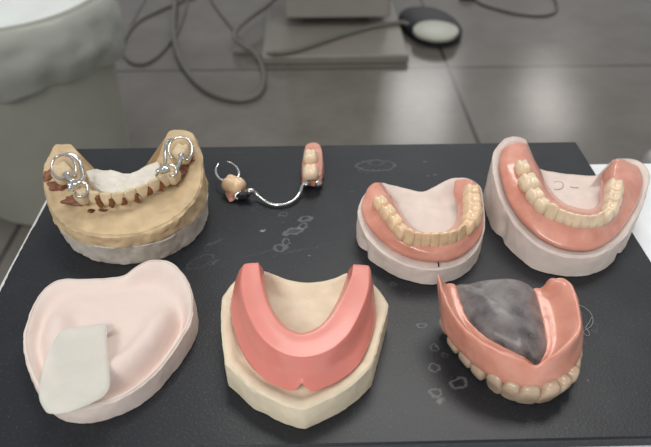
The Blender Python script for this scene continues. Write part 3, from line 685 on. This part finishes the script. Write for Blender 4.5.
sl = Z5([(126, 197, 15.5), (150, 190, 15.5), (190, 183, 15.5), (228, 179, 15.5), (238, 184, 15.5), (241, 230, 15.5), (246, 290, 15.5), (246, 335, 16), (228, 362, 16), (190, 382, 16), (140, 400, 16), (100, 404, 16), (84, 394, 16), (70, 362, 16), (72, 320, 16), (85, 270, 15.5), (104, 228, 15.5)])
Cs = Z5([(160, 300, 16)])[0]
o = mesh('wax_sheet', *lens_data(sl, Cs, lambda s, p, q: 14.9+.8*(1-s*s)+.02*(Cs.y-q.y), 1.8), M['plate'], sharp=70)
tag(o, 'milky translucent rounded sheet resting across the lower-left cast', 'wax sheet')

# ------------------------------------------------------------------ 6 cream cast with wax rim (lower centre)
Z6 = lambda pts, z=None, dz=0: ZP(210, 250, 2.353, pts, z, dz)
c6loop = Z6([(66, 66, 15), (58, 72, 15), (42, 92, 14), (29, 112, 14), (27, 150, 14), (29, 200, 14), (37, 262, 14), (44, 272, 14), (90, 318, 13), (130, 340, 13), (175, 362, 13), (212, 372, 13), (228, 370, 13), (270, 352, 13), (325, 322, 13),
             (378, 272, 14), (386, 258, 14), (400, 205, 14), (414, 150, 14), (418, 128, 14), (408, 108, 14), (390, 84, 15), (376, 70, 15), (350, 58, 16), (325, 52, 17), (290, 66, 16), (240, 75, 15.5), (190, 70, 16), (150, 56, 17), (125, 48, 17), (95, 52, 16)])
C6 = Z6([(218, 190, 12.5)])[0]
t6 = thing('dental_cast', (C6.x, C6.y, 0), 'cream stone cast with angular pointed front under the pink wax rim, bottom centre', 'dental cast')
def h6(q, s, i): return -1.4*math.exp(-((s-.82)/.07)**2)*(1 if q.y < C6.y+8 else .2)
mesh('stone_cast', *cast_data(c6loop, C6, 0, .3, h6, (.6, 1), rough=.4, seed=31, edge=.7), M['cream_stone'], t6)
o6 = thing('bite_block', (C6.x, C6.y, 14), 'smooth pink horseshoe wax bite block seated on the cream cast', 'wax rim')
wr = [Z6([(62, 85, 15), (52, 140, 14), (62, 200, 13.5), (88, 258, 13), (130, 302, 13), (170, 322, 13), (196, 328, 13), (208, 318, 15), (216, 306, 17.5), (223, 318, 15), (236, 329, 13), (262, 322, 13), (300, 305, 13), (345, 268, 13.5), (372, 215, 14), (386, 150, 14.5), (380, 90, 16)]),
      Z6([(66, 55, 22), (60, 105, 21), (74, 170, 20), (102, 228, 19.5), (145, 272, 19), (185, 293, 19), (216, 297, 19.5), (250, 294, 19), (292, 275, 19), (335, 238, 19.5), (366, 185, 20), (382, 125, 21), (380, 60, 22)]),
      Z6([(76, 40, 27.5), (71, 85, 27.2), (86, 150, 27), (116, 205, 27), (162, 243, 27), (216, 256, 27), (274, 244, 27), (324, 206, 27), (358, 145, 27), (375, 90, 27.2), (376, 42, 27.5)]),
      Z6([(84, 34, 28.3), (80, 85, 28), (94, 145, 28), (124, 198, 28), (168, 234, 28), (216, 246, 28), (270, 234, 28), (316, 197, 28), (350, 138, 28), (366, 88, 28), (368, 38, 28.3)]),
      Z6([(108, 32, 28.3), (116, 80, 28), (132, 130, 28), (158, 172, 28), (186, 195, 28), (216, 202, 28), (254, 192, 28), (288, 162, 28), (318, 112, 28), (336, 66, 28), (342, 36, 28.3)]),
      Z6([(116, 34, 27), (124, 85, 26.8), (138, 134, 26.5), (162, 172, 26.5), (188, 192, 26.5), (216, 199, 26.5), (252, 188, 26.5), (284, 158, 26.5), (312, 110, 26.5), (330, 66, 26.8), (335, 38, 27)]),
      Z6([(124, 58, 17), (130, 105, 15.5), (144, 148, 14), (168, 180, 13.5), (192, 198, 13.5), (216, 203, 13.5), (248, 195, 13.5), (276, 172, 13.5), (302, 130, 14), (318, 88, 15.5), (326, 60, 17)])]
def flat_end(rls, parent, mt, name, n=120, per=4):
    rows = rails(rls, n, per)
    for end in (0, 1):
        R = rows[0] if end == 0 else rows[-1]; nxt = rows[3] if end == 0 else rows[-4]
        c = sum(R, Vector())/len(R); cn = sum(nxt, Vector())/len(nxt); d = (c-cn).normalized(); ext = []
        for k in range(1, 5):
            a = k/4*math.pi/2; ext.append([c+(p-c)*(.82+.18*math.cos(a))+d*.9*math.sin(a) for p in R])
        rows = (ext[::-1]+rows) if end == 0 else (rows+ext)
    return mesh(name, *loft_data(rows, True, True, True), mt, parent, sharp=70)
flat_end(wr, o6, M['rim_wax'], 'wax_arch')

# ------------------------------------------------------------------ 7 upper denture lying teeth down (lower right)
Z7 = lambda pts, z=None, dz=0: ZP(425, 265, 2.983, pts, z, dz)
C7 = Z7([(260, 200, 0)])[0]
d7 = thing('upper_denture', C7, 'upper denture lying teeth down on the board with a clear palate, lower right', 'denture')
A = Z7([(48, 160, 10), (62, 203, 9.5), (92, 245, 9), (125, 278, 9), (162, 310, 9), (200, 335, 9), (245, 358, 9), (300, 374, 9), (335, 376, 9), (365, 368, 9), (405, 345, 9), (440, 310, 9.5), (458, 266, 10), (462, 215, 11), (448, 150, 12)])
B = Z7([(40, 105, 17), (54, 155, 16.5), (88, 208, 16), (130, 250, 16), (175, 285, 16), (230, 312, 16), (285, 330, 16), (325, 336, 16), (375, 322, 16), (425, 285, 16.5), (458, 235, 17), (470, 190, 18), (462, 130, 20), (440, 80, 21)])
Cc = Z7([(36, 38, 27), (50, 85, 25.5), (70, 132, 24.5), (108, 188, 23.5), (165, 235, 23), (225, 264, 22.5), (285, 288, 21.5), (326, 305, 19.5), (360, 290, 21.5), (405, 262, 23), (445, 225, 24.5), (466, 188, 25.5), (458, 120, 26), (440, 62, 27), (415, 42, 27.5), (392, 42, 27)])
B2 = Z7([(44, 36, 27.2), (58, 82, 25.8), (80, 130, 24.6), (116, 180, 23.6), (172, 226, 23), (230, 254, 22.5), (288, 278, 21.5), (327, 298, 19), (355, 283, 21.5), (398, 254, 23), (434, 216, 24.5), (452, 180, 25.5), (442, 120, 25.5), (424, 66, 26.5), (400, 52, 27), (384, 52, 26.5)])
E = Z7([(92, 60, 20), (106, 108, 19.5), (130, 162, 19.5), (182, 213, 19.5), (245, 248, 19), (300, 275, 18.5), (332, 300, 18.5), (345, 288, 18.5), (364, 240, 18.5), (352, 160, 19), (338, 105, 19.5), (328, 76, 20)])
nE = 70
rB2, rE = spline(B2, nE), spline(E, nE)
D = [a.lerp(b, .55)+Vector((0, 0, -3.0)) for a, b in zip(rB2, rE)]
D1 = [a.lerp(b, .25)+Vector((0, 0, -1.9)) for a, b in zip(rB2, rE)]
E2 = [e+Vector((0, 0, -3.2)) for e in rE]
Bt = [Vector((d.x, d.y, 8.5)) for d in D]
rE = [e+Vector((0, 0, -.4)) for e in rE]
gum_mesh([A, B, Cc, B2, D1, D, rE, E2, Bt], d7, M['gum_light'], name='gum', n=120, per=4)
back = Z7([(300, 52, 21.5), (262, 41, 22.5), (215, 41, 22.5), (170, 46, 21.5), (130, 56, 20.5)])
pl_loop = [p.copy() for p in spline(E, 24)]+back
Cpal = Z7([(232, 150, 22)])[0]
def zpal(s, p, q): return p.z-.4+(25.5-p.z)*(1-s*s)**.8+.25*nz(q, .2, 7)
mesh('clear_palate', *lens_data(pl_loop, Cpal, zpal, 1.8, n=140), M['clear'], d7, sharp=75)['label'] = 'clear cloudy palate'
tl7 = [((62, 196), 2.5, 6.5, 7, 8, 'molar'), ((88, 250), 1, 7, 7.5, 8.5, 'molar'), ((122, 296), .4, 7, 7, 9, 'premolar'), ((156, 334), .3, 6.6, 6.5, 9.5, 'premolar'), ((198, 377), .2, 7.4, 6, 11.5, 'canine'),
       ((245, 406), .2, 7.2, 5.4, 12, 'incisor'), ((298, 421), .1, 8.8, 5.6, 12.5, 'incisor'), ((358, 417), .1, 8.6, 5.6, 12.5, 'incisor'), ((399, 396), .2, 7.0, 5.4, 12, 'incisor'), ((425, 363), .2, 7.2, 6, 11, 'canine'),
       ((433, 322), .3, 6.6, 6.5, 9.5, 'premolar'), ((437, 286), .4, 6.6, 7, 9, 'premolar'), ((438, 245), 1, 8, 7.5, 8, 'molar')]
def off_teeth():
    sp = []
    for (x, y), z, wd, dp, ht, k in tl7: sp.append((Z7([(x, y, z)])[0], wd, dp, ht, k))
    return sp
place_teeth(off_teeth(), d7, M['ivory_grey'], flip=True, outward=1, lean=.02, inset=.9)

# thin fibre curl on the board beside the upper denture
q = [P(570+a/8.94, 290+b/8.94, z) for a, b, z in [(85, 135, .5), (130, 155, 1.2), (180, 200, 1.8), (205, 260, 1.2), (190, 320, .6), (150, 350, .4), (120, 370, .4), (140, 405, .4), (172, 405, .5), (165, 370, .6), (140, 340, .6), (170, 290, .9), (195, 240, 1)]]
o = mesh('lint_fibre', *tube_data(q, .11, 120, 6), M['lint']); tag(o, 'thin pale curled fibre on the board right of the upper denture', 'fibre')
